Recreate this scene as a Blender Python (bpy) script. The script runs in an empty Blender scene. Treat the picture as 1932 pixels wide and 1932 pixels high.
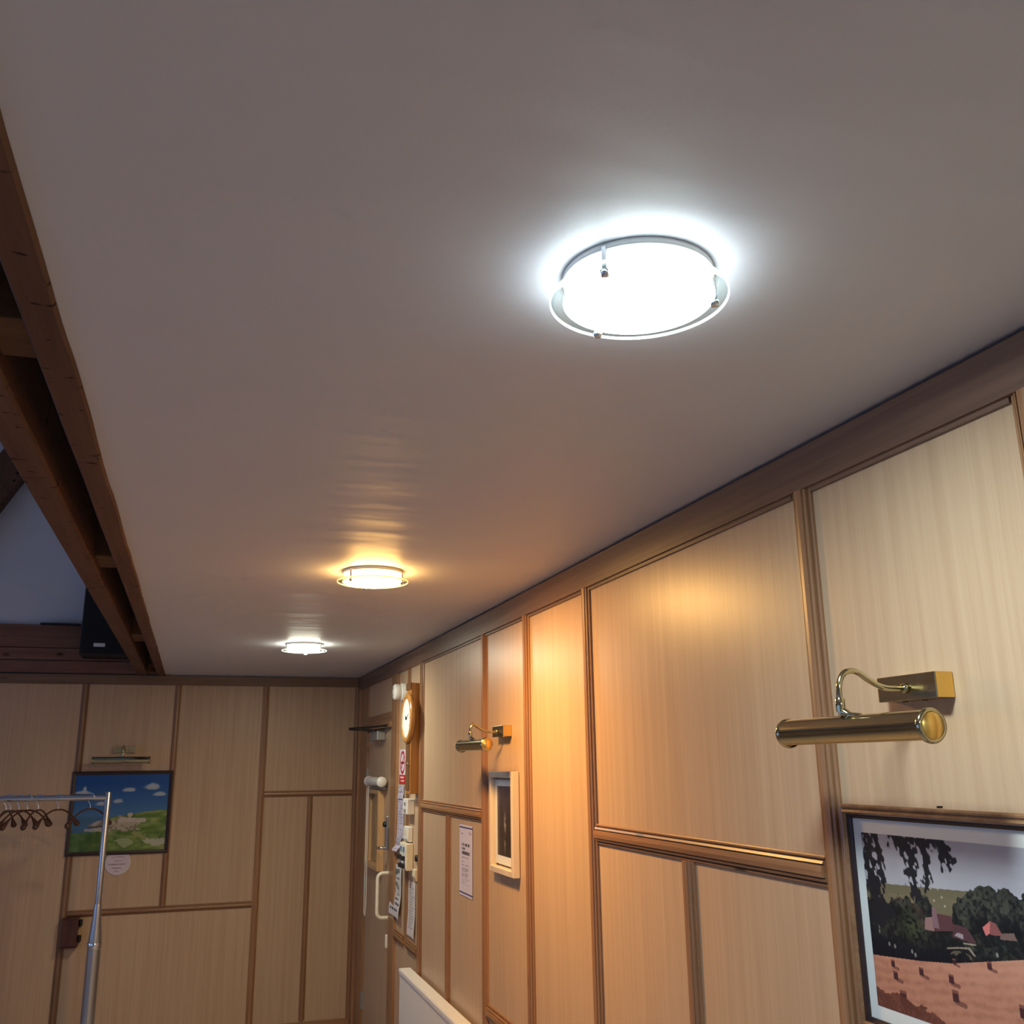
import bpy, bmesh, math, random
import numpy as np
from mathutils import Matrix, Vector
random.seed(7)
sc = bpy.context.scene
C = sc.collection

# ---------------------------------------------------------------- units
# Survey coordinates: x to the wall with the picture lights, y into the depth of the room, z up;
# ceiling at 2.40, floor at -0.62.  W() turns them into metres with the floor at 0.
U = 0.9
ZF = -0.62
def W(p): return Vector((p[0] * U, p[1] * U, (p[2] - ZF) * U))

# ---------------------------------------------------------------- camera, sky, exposure
yaw, pitch, roll, fpx = 0.317174735, 0.257801388, -0.0122814735, 1795.01824
F = Vector((math.sin(yaw) * math.cos(pitch), math.cos(yaw) * math.cos(pitch), math.sin(pitch)))
r0 = Vector((math.cos(yaw), -math.sin(yaw), 0)); u0 = r0.cross(F)
rr = math.cos(roll) * r0 + math.sin(roll) * u0
uu = -math.sin(roll) * r0 + math.cos(roll) * u0
cd = bpy.data.cameras.new('camera'); cam = bpy.data.objects.new('camera', cd); C.objects.link(cam)
cd.sensor_width = 36; cd.lens = 36 * fpx / 1932; cd.clip_start = 0.02
M = Matrix((rr, uu, -F)).transposed().to_4x4(); M.translation = W((0, 0, 1.6)); cam.matrix_world = M
sc.camera = cam

wd = bpy.data.worlds.new('sky'); sc.world = wd; wd.use_nodes = True
bg = wd.node_tree.nodes['Background']; bg.inputs[0].default_value = (0.27, 0.47, 1.0, 1); bg.inputs[1].default_value = 2.1

vs = sc.view_settings
vs.view_transform = 'Standard'; vs.look = 'None'; vs.gamma = 1; vs.use_curve_mapping = False
vs.exposure = 0.0
sc.cycles.use_denoising = True
sc.cycles.max_bounces = 6
sc.cycles.use_light_tree = False
sc.cycles.adaptive_threshold = 0.06
sc.cycles.adaptive_min_samples = 16
sc.cycles.diffuse_bounces = 4
sc.cycles.sample_clamp_indirect = 4

# lamp colour, watts through the frosted disc, watts escaping sideways over its edge
LIGHTS = dict(cool=((0.86, 1.0, 0.985), 18.5, .7), warm=((1.0, 0.53, 0.15), 46, 5.0), neutral=((1.0, 0.98, 0.76), 17, 2.0))

# ---------------------------------------------------------------- materials
def s2l(c): 
    return tuple(((x / 255) / 12.92 if x / 255 <= .04045 else ((x / 255 + .055) / 1.055) ** 2.4) for x in c)
def newmat(name):
    m = bpy.data.materials.new(name); m.use_nodes = True
    nt = m.node_tree; b = nt.nodes['Principled BSDF']
    return m, nt, b
def plain(name, col, rough=.5, metal=0, spec=.5, noise=0.0, nscale=20, bump=0.0, coat=0):
    m, nt, b = newmat(name); N = nt.nodes; L = nt.links
    b.inputs['Base Color'].default_value = (*col, 1); b.inputs['Roughness'].default_value = rough
    b.inputs['Metallic'].default_value = metal; b.inputs['Specular IOR Level'].default_value = spec
    b.inputs['Coat Weight'].default_value = coat
    if noise or bump:
        tc = N.new('ShaderNodeTexCoord'); nz = N.new('ShaderNodeTexNoise')
        nz.inputs['Scale'].default_value = nscale; nz.inputs['Detail'].default_value = 5
        L.new(tc.outputs['Object'], nz.inputs['Vector'])
        if noise:
            mx = N.new('ShaderNodeMix'); mx.data_type = 'RGBA'
            mx.inputs[6].default_value = (*[c * (1 - noise) for c in col], 1)
            mx.inputs[7].default_value = (*[min(1, c * (1 + noise)) for c in col], 1)
            L.new(nz.outputs['Fac'], mx.inputs[0]); L.new(mx.outputs[2], b.inputs['Base Color'])
        if bump:
            bp = N.new('ShaderNodeBump'); bp.inputs['Strength'].default_value = bump; bp.inputs['Distance'].default_value = .01
            L.new(nz.outputs['Fac'], bp.inputs['Height']); L.new(bp.outputs[0], b.inputs['Normal'])
    return m
def wood(name, dark, light, scale, rough=.45, spec=.5, fine=6.0, contrast=.5, knots=0.0, kscale=(6, 6, 1.2), vary=0.0, bump=.15, distort=.4, cracks=None):
    """scale: noise frequency per axis in metres, low along the grain"""
    m, nt, b = newmat(name); N = nt.nodes; L = nt.links
    b.inputs['Roughness'].default_value = rough; b.inputs['Specular IOR Level'].default_value = spec
    tc = N.new('ShaderNodeTexCoord'); oi = N.new('ShaderNodeObjectInfo')
    add = N.new('ShaderNodeVectorMath'); add.operation = 'MULTIPLY_ADD'
    L.new(oi.outputs['Random'], add.inputs[0]); add.inputs[1].default_value = (7.3, 3.1, 5.7); L.new(tc.outputs['Object'], add.inputs[2])
    def noise(sc_, det, dis):
        mp = N.new('ShaderNodeMapping'); mp.inputs['Scale'].default_value = sc_
        L.new(add.outputs[0], mp.inputs['Vector'])
        n = N.new('ShaderNodeTexNoise'); n.inputs['Scale'].default_value = 1; n.inputs['Detail'].default_value = det
        n.inputs['Distortion'].default_value = dis; L.new(mp.outputs[0], n.inputs['Vector']); return n
    n1 = noise(scale, 4, distort); n2 = noise(tuple(s * fine for s in scale), 3, 0.1)
    ad = N.new('ShaderNodeMath'); ad.operation = 'MULTIPLY_ADD'; ad.inputs[1].default_value = .45
    L.new(n2.outputs['Fac'], ad.inputs[0]); L.new(n1.outputs['Fac'], ad.inputs[2])
    mr = N.new('ShaderNodeMapRange'); mr.inputs[1].default_value = .725 - contrast * .5; mr.inputs[2].default_value = .725 + contrast * .5
    L.new(ad.outputs[0], mr.inputs[0])
    mx = N.new('ShaderNodeMix'); mx.data_type = 'RGBA'; mx.inputs[6].default_value = (*dark, 1); mx.inputs[7].default_value = (*light, 1)
    L.new(mr.outputs[0], mx.inputs[0]); out = mx.outputs[2]
    if knots:
        mp = N.new('ShaderNodeMapping'); mp.inputs['Scale'].default_value = kscale; L.new(add.outputs[0], mp.inputs['Vector'])
        v = N.new('ShaderNodeTexVoronoi'); v.inputs['Scale'].default_value = 1; L.new(mp.outputs[0], v.inputs['Vector'])
        k = N.new('ShaderNodeMapRange'); k.inputs[1].default_value = .04; k.inputs[2].default_value = .04 + .10 * knots
        k.inputs[3].default_value = 1; k.inputs[4].default_value = 0; L.new(v.outputs['Distance'], k.inputs[0])
        m2 = N.new('ShaderNodeMix'); m2.data_type = 'RGBA'; L.new(k.outputs[0], m2.inputs[0]); L.new(out, m2.inputs[6])
        m2.inputs[7].default_value = (*[c * .22 for c in dark], 1); out = m2.outputs[2]
    if cracks:
        n3 = noise(cracks, 2, 0.0)
        k = N.new('ShaderNodeMapRange'); k.inputs[1].default_value = .655; k.inputs[2].default_value = .69
        L.new(n3.outputs['Fac'], k.inputs[0])
        m2 = N.new('ShaderNodeMix'); m2.data_type = 'RGBA'; L.new(k.outputs[0], m2.inputs[0]); L.new(out, m2.inputs[6])
        m2.inputs[7].default_value = (*[c * .25 for c in dark], 1); out = m2.outputs[2]
    if vary:
        hs = N.new('ShaderNodeHueSaturation'); L.new(out, hs.inputs['Color'])
        mr2 = N.new('ShaderNodeMapRange'); mr2.inputs[3].default_value = 1 - vary; mr2.inputs[4].default_value = 1 + vary
        L.new(oi.outputs['Random'], mr2.inputs[0]); L.new(mr2.outputs[0], hs.inputs['Value']); out = hs.outputs[0]
    L.new(out, b.inputs['Base Color'])
    bp = N.new('ShaderNodeBump'); bp.inputs['Strength'].default_value = bump; bp.inputs['Distance'].default_value = .002
    L.new(ad.outputs[0], bp.inputs['Height']); L.new(bp.outputs[0], b.inputs['Normal'])
    return m
def emit(name, col, st):
    m, nt, b = newmat(name)
    b.inputs['Base Color'].default_value = (.8, .8, .8, 1)
    b.inputs['Emission Color'].default_value = (*col, 1); b.inputs['Emission Strength'].default_value = st
    return m
def clear_glass(name, tint):
    m = bpy.data.materials.new(name); m.use_nodes = True; nt = m.node_tree; N = nt.nodes; L = nt.links
    N.remove(N['Principled BSDF']); o = N['Material Output']
    t = N.new('ShaderNodeBsdfTransparent'); t.inputs[0].default_value = (*tint, 1)
    g = N.new('ShaderNodeBsdfGlossy'); g.inputs['Roughness'].default_value = .03
    fr = N.new('ShaderNodeLayerWeight'); fr.inputs[0].default_value = .12
    mx = N.new('ShaderNodeMixShader'); L.new(fr.outputs['Facing'], mx.inputs[0]); L.new(t.outputs[0], mx.inputs[1]); L.new(g.outputs[0], mx.inputs[2])
    L.new(mx.outputs[0], o.inputs[0]); return m
def printed(name, rough=.6, spec=.3, coat=0):
    m, nt, b = newmat(name); a = nt.nodes.new('ShaderNodeAttribute'); a.attribute_name = 'Col'
    nt.links.new(a.outputs['Color'], b.inputs['Base Color']); b.inputs['Roughness'].default_value = rough
    b.inputs['Specular IOR Level'].default_value = spec; b.inputs['Coat Weight'].default_value = coat; b.inputs['Coat Roughness'].default_value = .05
    return m

OAK_D, OAK_L = (0.45, 0.30, 0.188), (0.62, 0.45, 0.302)
PINE_D, PINE_L = (0.23, 0.110, 0.052), (0.38, 0.205, 0.105)
MT = dict(
    oak=wood('oak_veneer', OAK_D, OAK_L, (42, 42, .9), rough=.36, spec=.32, fine=5, contrast=.85, vary=.05, bump=.05, distort=.25),
    pine_z=wood('pine_upright', PINE_D, PINE_L, (28, 28, .8), rough=.38, knots=.5, kscale=(9, 9, 2.2), vary=.08),
    pine_y=wood('pine_along_depth', PINE_D, PINE_L, (28, .8, 28), rough=.38, knots=.5, kscale=(9, 2.2, 9), vary=.08),
    pine_x=wood('pine_across', PINE_D, PINE_L, (.8, 28, 28), rough=.38, knots=.5, kscale=(2.2, 9, 9), vary=.08),
    cornice_y=wood('cornice_pine_depth', (.125, .070, .048), (.21, .125, .088), (14, .55, 26), rough=.4, contrast=.4, distort=1.2, fine=4),
    cornice_x=wood('cornice_pine_across', (.15, .082, .048), (.23, .135, .080), (.8, 26, 26), rough=.4, knots=.6, kscale=(1.4, 5, 8)),
    beam_y=wood('beam_timber', (.090, .046, .031), (.165, .088, .060), (22, 1.4, 22), rough=.8, spec=.2, bump=.5, cracks=(17, 44, 17), contrast=.7),
    beam_x=wood('beam_block', (.095, .052, .033), (.16, .088, .052), (2, 20, 20), rough=.8, spec=.2, bump=.4),
    board_x=wood('gable_board', (.17, .085, .062), (.27, .145, .105), (1.1, 20, 20), rough=.7, spec=.2, knots=.9, kscale=(3.2, 6, 7), contrast=.6),
    ceil=None,
    plaster=plain('vault_plaster', (.70, .73, .78), .9, noise=.03, nscale=3, bump=.05),
    floor=wood('floor_boards', (.34, .31, .305), (.46, .43, .42), (24, 1.0, 24), rough=.5),
    brass=plain('polished_brass', (.52, .475, .30), .12, 1.0, noise=.08, nscale=26),
    brass_reflect=plain('brass_warm_reflection', (.85, .58, .17), .30, 1.0),  # warm reflection on the brass ends, put into the colour
    brass_dark=plain('dark_brass', (.42, .34, .19), .24, 1.0, noise=.25, nscale=22),  # darker mottled brass for the box body
    white_metal=plain('white_enamel', (.80, .80, .79), .35),
    rad=plain('radiator_enamel', (.83, .81, .79), .35, noise=.01),
    chrome=plain('chrome', (.80, .82, .85), .12, 1.0),
    steel=plain('satin_steel', (.55, .56, .58), .32, 1.0, noise=.05),
    black=plain('matt_black', (.012, .012, .014), .55, noise=.2, nscale=40),
    dark_frame=plain('dark_stained_frame', (.030, .014, .012), .4, noise=.3, nscale=30),
    white_pl=plain('white_plastic', (.78, .77, .73), .4),
    cream=plain('cream_plastic', (.78, .70, .52), .45),
    grey_pl=plain('grey_metal', (.30, .31, .31), .4, .4),
    handle=plain('cream_nylon_handle', (.82, .78, .66), .35),
    hanger=wood('dark_hanger_wood', (.045, .018, .012), (.10, .04, .025), (30, 30, 30), rough=.35),
    redbox=wood('dark_red_wood', (.06, .018, .012), (.12, .035, .025), (30, 30, 2), rough=.35),
    clockwood=wood('clock_mahogany', (.38, .165, .040), (.58, .28, .075), (30, 30, 1.2), rough=.25, spec=.6),
    clockdark=wood('clock_dark_panel', (.13, .06, .028), (.20, .095, .045), (30, 30, 1.2), rough=.3),
    framegold=wood('picture_frame_wood', (.17, .085, .042), (.32, .18, .095), (20, 20, 20), rough=.2, spec=.8),
    framepale=wood('pale_frame_wood', (.58, .48, .38), (.70, .60, .50), (26, 26, 1.2), rough=.45),
    pine_lit=wood('lit_pine_bead', (.50, .30, .14), (.66, .43, .22), (26, 26, 1.2), rough=.4),  # pine made lighter to stand in for lamp light on the door bead
    mat=plain('grey_white_mount', (.74, .78, .77), .55),
    paper=printed('printed_paper', .8, .2),
    photo=printed('photo_print', .35, .35, coat=.25),
    paint=printed('painted_canvas', .45, .3),
    glass=clear_glass('clear_rim_glass', (.90, .965, .955)),
    pane=clear_glass('window_glass', (.95, .97, .97)),
    leather=None,
)
def ceiling_mat():
    m, nt, b = newmat('ceiling_paint'); N = nt.nodes; L = nt.links
    b.inputs['Base Color'].default_value = (.615, .62, .69, 1); b.inputs['Roughness'].default_value = .50
    b.inputs['Specular IOR Level'].default_value = .45
    tc = N.new('ShaderNodeTexCoord')
    def nz(scale, s, det):
        mp = N.new('ShaderNodeMapping'); mp.inputs['Scale'].default_value = scale; L.new(tc.outputs['Object'], mp.inputs[0])
        n = N.new('ShaderNodeTexNoise'); n.inputs['Scale'].default_value = s; n.inputs['Detail'].default_value = det
        L.new(mp.outputs[0], n.inputs['Vector']); return n
    big = nz((.45, 1.6, 1), 3.2, 2); fine = nz((1, 1, 1), 90, 3)
    b1 = N.new('ShaderNodeBump'); b1.inputs['Strength'].default_value = .35; b1.inputs['Distance'].default_value = .02
    b2 = N.new('ShaderNodeBump'); b2.inputs['Strength'].default_value = .10; b2.inputs['Distance'].default_value = .003
    L.new(big.outputs['Fac'], b1.inputs['Height']); L.new(fine.outputs['Fac'], b2.inputs['Height'])
    L.new(b1.outputs[0], b2.inputs['Normal']); L.new(b2.outputs[0], b.inputs['Normal'])
    return m
MT['ceil'] = ceiling_mat()

# ---------------------------------------------------------------- mesh helpers
class MB:
    def __init__(s): s.v = []; s.f = []; s.smooth = []
    def add(s, v, f, smooth=False):
        n = len(s.v); s.v += [tuple(p) for p in v]; s.f += [tuple(i + n for i in q) for q in f]; s.smooth += [smooth] * len(f); return s
    def box(s, x0, x1, y0, y1, z0, z1):
        v = [(x, y, z) for x in (x0, x1) for y in (y0, y1) for z in (z0, z1)]
        return s.add(v, [(0, 1, 3, 2), (4, 6, 7, 5), (0, 4, 5, 1), (2, 3, 7, 6), (0, 2, 6, 4), (1, 5, 7, 3)])
    def quad(s, a, b, c, d): return s.add([a, b, c, d], [(0, 1, 2, 3)])
    def prism(s, prof, p0, p1, ea, eb, smooth=False):
        """prof: list of (a,b); swept from p0 to p1; ea, eb: unit axes"""
        ea = Vector(ea); eb = Vector(eb); n = len(prof)
        v = [Vector(p0) + ea * a + eb * b for a, b in prof] + [Vector(p1) + ea * a + eb * b for a, b in prof]
        f = [(i, (i + 1) % n, n + (i + 1) % n, n + i) for i in range(n)] + [tuple(range(n - 1, -1, -1)), tuple(range(n, 2 * n))]
        return s.add(v, f, smooth)
    def lathe(s, prof, c, axis, n=40, smooth=True, cap=True):
        """prof: list of (radius, offset along axis)"""
        ax = Vector(axis).normalized(); t = Vector((0, 0, 1)) if abs(ax.z) < .9 else Vector((1, 0, 0))
        e1 = ax.cross(t).normalized(); e2 = ax.cross(e1); v = []; f = []
        for r, h in prof:
            for i in range(n):
                a = 2 * math.pi * i / n; v.append(Vector(c) + ax * h + e1 * (r * math.cos(a)) + e2 * (r * math.sin(a)))
        for j in range(len(prof) - 1):
            for i in range(n): f.append((j * n + i, j * n + (i + 1) % n, (j + 1) * n + (i + 1) % n, (j + 1) * n + i))
        s.add(v, f, smooth)
        if cap:
            m = (len(prof) - 1) * n
            s.add(v[:n], [tuple(range(n - 1, -1, -1))]); s.add(v[m:m + n], [tuple(range(n))])
        return s
    def tube(s, pts, r, n=10, cap=True):
        pts = [Vector(p) for p in pts]; m = len(pts); v = []; f = []; prev = None
        for i, p in enumerate(pts):
            d = (pts[min(i + 1, m - 1)] - pts[max(i - 1, 0)]).normalized()
            if prev is None:
                t = Vector((0, 0, 1)) if abs(d.z) < .9 else Vector((1, 0, 0)); e1 = d.cross(t).normalized()
            else: e1 = (prev - d * prev.dot(d)).normalized()
            prev = e1; e2 = d.cross(e1); ri = r(i / (m - 1)) if callable(r) else r
            for k in range(n):
                a = 2 * math.pi * k / n; v.append(p + e1 * (ri * math.cos(a)) + e2 * (ri * math.sin(a)))
        for i in range(m - 1):
            for k in range(n): f.append((i * n + k, i * n + (k + 1) % n, (i + 1) * n + (k + 1) % n, (i + 1) * n + k))
        s.add(v, f, True)
        if cap: s.add(v[:n], [tuple(range(n - 1, -1, -1))]); s.add(v[-n:], [tuple(range(n))])
        return s
    def frame(s, P, a0, a1, b0, b1, prof):
        """mitred frame: P(a,b,d) -> point; prof: list of (inset, depth), closed"""
        n = len(prof); v = []; f = []
        for ca, cb, sa, sb in ((a0, b0, 1, 1), (a1, b0, -1, 1), (a1, b1, -1, -1), (a0, b1, 1, -1)):
            for o, d in prof: v.append(P(ca + sa * o, cb + sb * o, d))
        for k in range(4):
            for i in range(n):
                f.append((k * n + i, k * n + (i + 1) % n, ((k + 1) % 4) * n + (i + 1) % n, ((k + 1) % 4) * n + i))
        return s.add(v, f)
    def build(s, name, mat, parent=None, base=None, bevel=0):
        wv = [W(p) for p in s.v]
        if parent is not None: o0 = WL[parent.name]
        elif base is not None: o0 = W(base)
        else: o0 = Vector((0, 0, 0))
        me = bpy.data.meshes.new(name); me.from_pydata([tuple(p - o0) for p in wv], [], s.f)
        bm = bmesh.new(); bm.from_mesh(me); bmesh.ops.recalc_face_normals(bm, faces=bm.faces); bm.to_mesh(me); bm.free()
        for p, sm in zip(me.polygons, s.smooth): p.use_smooth = sm
        me.materials.append(MT[mat] if isinstance(mat, str) else mat)
        o = bpy.data.objects.new(name, me); C.objects.link(o)
        if parent is not None: o.parent = parent
        else: o.location = o0
        WL[o.name] = o0
        if bevel:
            b = o.modifiers.new('edge', 'BEVEL'); b.width = bevel * U; b.segments = 2; b.limit_method = 'ANGLE'; b.angle_limit = .6
        return o
WL = {}
def empty(name, base):
    o = bpy.data.objects.new(name, None); C.objects.link(o); o.location = W(base); o.empty_display_size = .1; WL[o.name] = W(base); return o
def tag(o, label, cat, group=None):
    o['label'] = label; o['category'] = cat
    if group: o['group'] = group
    return o
def struct(o, label=None, cat=None):
    o['kind'] = 'structure'
    if label: o['label'] = label
    if cat: o['category'] = cat
    return o
def fillet(pts, r, n=6):
    """round the corners of a polyline"""
    pts = [Vector(p) for p in pts]; out = [pts[0]]
    for a, b, c in zip(pts, pts[1:], pts[2:]):
        d1 = (a - b); d2 = (c - b); k = min(r, d1.length * .49, d2.length * .49)
        p, q = b + d1.normalized() * k, b + d2.normalized() * k
        for i in range(n + 1):
            t = i / n; out.append(p * (1 - t) ** 2 + b * 2 * t * (1 - t) + q * t * t)
    return out + [pts[-1]]

# flat prints: fine grid with a colour attribute
def vnoise(u, v, su, sv, seed, octv=4):
    rng = np.random.RandomState(seed); tot = 0; amp = 1; s = 0
    for _ in range(octv):
        g = rng.rand(64, 64); x = u * su; y = v * sv
        xi = np.floor(x).astype(int); yi = np.floor(y).astype(int); xf = x - xi; yf = y - yi
        xf = xf * xf * (3 - 2 * xf); yf = yf * yf * (3 - 2 * yf)
        q = lambda a, b: g[a % 64, b % 64]
        tot = tot + amp * ((q(xi, yi) * (1 - xf) + q(xi + 1, yi) * xf) * (1 - yf) + (q(xi, yi + 1) * (1 - xf) + q(xi + 1, yi + 1) * xf) * yf)
        s += amp; amp *= .5; su *= 2; sv *= 2
    return tot / s
def sheet(name, P, nu, nv, func, mat, parent=None, base=None):
    """P(u,v) -> survey point (v up); func(u,v) -> sRGB 0..255 array"""
    us, vs_ = np.meshgrid(np.linspace(0, 1, nu + 1), np.linspace(0, 1, nv + 1), indexing='ij')
    col = func(us, vs_); m = MB()
    m.v = [tuple(P(us[i, j], vs_[i, j])) for i in range(nu + 1) for j in range(nv + 1)]
    k = nv + 1
    m.f = [(i * k + j, (i + 1) * k + j, (i + 1) * k + j + 1, i * k + j + 1) for i in range(nu) for j in range(nv)]
    m.smooth = [True] * len(m.f)
    o = m.build(name, mat, parent, base)
    c = np.clip(col.reshape(-1, 3) / 255, 0, 1); c = np.where(c <= .04045, c / 12.92, ((c + .055) / 1.055) ** 2.4)
    at = o.data.color_attributes.new('Col', 'FLOAT_COLOR', 'POINT')
    at.data.foreach_set('color', np.c_[c, np.ones(len(c))].astype(np.float32).ravel())
    return o
def fillc(u, c): return np.ones(u.shape + (3,)) * np.array(c, float)
def mixc(a, c, k):
    k = np.clip(k, 0, 1)[..., None]; c = np.array(c, float); return a * (1 - k) + c * k
def text_rows(a, u, v, rows, seed, ink=(60, 60, 66)):
    """rows: (v centre, half height, u0, u1, glyph pitch): rows of small unreadable strokes"""
    rng = np.random.RandomState(seed)
    for vc, hh, u0_, u1_, pitch in rows:
        on = rng.rand(400) > .22; frac = (u - u0_) / pitch
        g = on[np.clip(frac.astype(int), 0, 399)] & ((frac % 1) < .8)
        a = mixc(a, ink, ((abs(v - vc) < hh) & (u > u0_) & (u < u1_) & g) * .9)
    return a

# ================================================================ SETTING
XR, YB, ZC = 1.475, 9.17, 2.40
YF, XL = -3.2, -5.2
struct(MB().box(XL, 1.6, YF, YB + .1, ZF - .1, ZF).build('floor', 'floor'), 'brown boarded floor', 'floor')
struct(MB().box(-.285, 1.6, YF, YB + .1, ZC, ZC + .1).build('ceiling', 'ceil'), 'low white painted ceiling with three disc lights', 'ceiling')
wr = struct(MB().box(1.50, 1.6, YF, YB + .1, ZF, ZC).build('wall_right', 'oak'), 'oak panelled wall with pine battens and brass picture lights', 'wall')
wb = struct(MB().box(XL, 1.5, YB + .025, YB + .1, ZF, 6.2).build('wall_back', 'plaster'), 'far end wall with oak panels below and white gable above', 'wall')
wf = struct(MB().box(XL, 1.6, YF - .1, YF, ZF, 6.2).build('wall_front', 'plaster'), 'plain wall behind the viewer', 'wall')
# vault over the open part of the room
mv = MB(); RX, RZ = -1.6, 6.0
mv.add([(XL, YF, 2.9), (XL, YB + .1, 2.9), (RX, YB + .1, RZ), (RX, YF, RZ), (XL, YF, 3.0), (XL, YB + .1, 3.0), (RX, YB + .1, RZ + .1), (RX, YF, RZ + .1)],
       [(0, 1, 2, 3), (4, 7, 6, 5), (0, 4, 5, 1), (2, 6, 7, 3)])
mv.add([(RX, YF, RZ), (RX, YB + .1, RZ), (-.2, YB + .1, 4.6), (-.2, YF, 4.6), (RX, YF, RZ + .1), (RX, YB + .1, RZ + .1), (-.2, YB + .1, 4.7), (-.2, YF, 4.7)],
       [(0, 1, 2, 3), (4, 7, 6, 5), (2, 6, 7, 3)])
struct(mv.build('ceiling', 'plaster'), 'white sloping vault above the open hall', 'ceiling')
struct(MB().box(-.285, -.2, YF, YB + .1, ZC + .1, 4.7).build('wall_upper', 'plaster'), 'white upper wall over the ceiling edge', 'wall')
# side wall of the hall; three unseen windows added to bring in daylight
ml = MB(); wins = [(-1.6, .6), (2.0, 4.2), (5.6, 7.8)]; wz0, wz1 = .5, 2.3
ml.box(XL - .12, XL, YF, YB, ZF, wz0).box(XL - .12, XL, YF, YB, wz1, 3.0)
ys = [YF] + [y for w_ in wins for y in w_] + [YB]
for a, b in zip(ys[::2], ys[1::2]): ml.box(XL - .12, XL, a, b, wz0, wz1)
struct(ml.build('wall_left', 'plaster'), 'white side wall of the hall with three added windows', 'wall')
for k, (a, b) in enumerate(wins):
    m = MB(); P = lambda u, v, d: (XL - .06 + d, u, v)
    m.frame(P, a, b, wz0, wz1, [(0, -.03), (.06, -.03), (.06, .03), (0, .03)])
    m.box(XL - .08, XL - .04, (a + b) / 2 - .03, (a + b) / 2 + .03, wz0 + .06, wz1 - .06)
    o = struct(m.build('window_%d' % (k + 1), 'white_metal', base=(XL, a, wz0)), 'unseen white framed side window added for daylight', 'window')
    MB().box(XL - .064, XL - .056, a + .05, b - .05, wz0 + .05, wz1 - .05).build('glass_pane', 'pane', o)
    ld = bpy.data.lights.new('sky_portal', 'AREA'); ld.shape = 'RECTANGLE'; ld.size = (wz1 - wz0) * U; ld.size_y = (b - a) * U
    ld.cycles.is_portal = True
    lo = bpy.data.objects.new('sky_portal', ld); C.objects.link(lo); lo.location = W((XL - .14, (a + b) / 2, (wz0 + wz1) / 2))
    lo.rotation_euler = (0, -math.pi / 2, 0)

# ---- panels, battens and rails
BPROF = [(-.5, 0), (-.5, .30), (-.46, .40), (-.40, .42), (-.395, .12), (-.345, .12), (-.335, .64), (-.25, .80), (-.24, .48), (-.195, .48), (-.185, .90), (0, 1.0),
         (.185, .90), (.195, .48), (.24, .48), (.25, .80), (.335, .64), (.345, .12), (.395, .12), (.40, .42), (.46, .40), (.5, .30), (.5, 0)]
def bprof(w, d): return [(a * w, b * d) for a, b in BPROF]
def r_batten(y0, y1, z0, z1, d=.022, mat='pine_z'):
    return MB().prism(bprof(y1 - y0, d), (XR, (y0 + y1) / 2, z0), (XR, (y0 + y1) / 2, z1), (0, 1, 0), (-1, 0, 0)).build('batten', mat, wr)
def r_rail(y0, y1, zt, h=.072, d=.022):
    return MB().prism(bprof(h, d), (XR, y0, zt - h / 2), (XR, y1, zt - h / 2), (0, 0, 1), (-1, 0, 0)).build('rail', 'pine_y', wr)
def r_panel(y0, y1, z0, z1):
    return MB().box(XR, XR + .027, y0 + .001, y1 - .001, z0, z1).build('panel', 'oak', wr)
ZCB = 2.279                                   # underside of the cornice
S0, S1, S2, S3, S4, S5, S6, S7 = (1.268, 1.348), (2.004, 2.082), (3.494, 3.571), (4.243, 4.325), (4.952, 5.034), (6.455, 6.548), (6.89, 6.99), (7.30, 7.51)
for s_ in (S0, S1, S2, S3, S4, S5): r_batten(*s_, ZF, ZCB)
r_batten(*S6, .44, ZCB, d=.014); 
MB().box(XR - .02, XR + .02, *S7, ZF, ZCB).build('batten', 'pine_z', wr, bevel=.004)
mid = lambda s_: (s_[0] + s_[1]) / 2
for a, b, zr, mids in ((S1, S2, 1.374, (2.747, 2.822)), (S4, S5, 1.373, (5.72, 5.80)), (S3, S4, .45, None), (S5, S6, .455, None), (S6, S7, .455, None)):
    r_rail(a[1], b[0] if b is not S7 else S7[0], zr)
    r_panel(mid(a), mid(b), zr - .036, ZCB)
    if mids:
        r_batten(*mids, ZF, zr - .072); r_panel(mid(a), mid(mids), ZF, zr - .036); r_panel(mid(mids), mid(b), ZF, zr - .036)
    else: r_panel(mid(a), mid(b), ZF, zr - .036)
r_panel(mid(S0), mid(S1), ZF, ZCB); r_panel(mid(S2), mid(S3), ZF, ZCB)
r_panel(YF, -1.0, ZF, ZCB); r_panel(-1.0, mid(S0), ZF, ZCB); r_batten(-1.04, -.96, ZF, ZCB)
# thin bead under the cornice between the battens
for a, b in ((S0, S1), (S1, S2), (S2, S3), (S3, S4), (S4, S5)):
    MB().box(XR - .010, XR, a[1] + .003, b[0] - .003, ZCB - .012, ZCB).build('bead', 'cornice_y', wr)
struct(MB().prism([(0, 0), (.020, 0), (.020, .008), (.0205, .108), (.014, .1135), (0, .1135)], (XR, YF, ZCB), (XR, YB - .02, ZCB), (-1, 0, 0), (0, 0, 1)).build('trim_1', 'cornice_y'),
       'broad pine cornice board along the picture-light wall', 'cornice')
# section beyond the notices: above and beside the door
MB().box(XR, XR + .027, S7[1], 9.0, 2.005, ZCB).build('panel', 'oak', wr)
MB().box(XR - .012, XR + .027, 8.66, 9.02, ZF, ZCB).build('post_board', 'pine_z', wr, bevel=.003)
MB().box(XR - .030, XR + .027, 9.03, YB, ZF, ZCB).build('post_board', 'pine_z', wr, bevel=.003)
for z0, z1, d in ((1.885, 1.925, .030), (1.925, 1.965, .020), (1.965, 2.005, .012)):
    MB().box(XR - d, XR + .027, S7[1], 8.66, z0, z1).build('head_moulding', 'pine_y', wr, bevel=.003)

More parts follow.
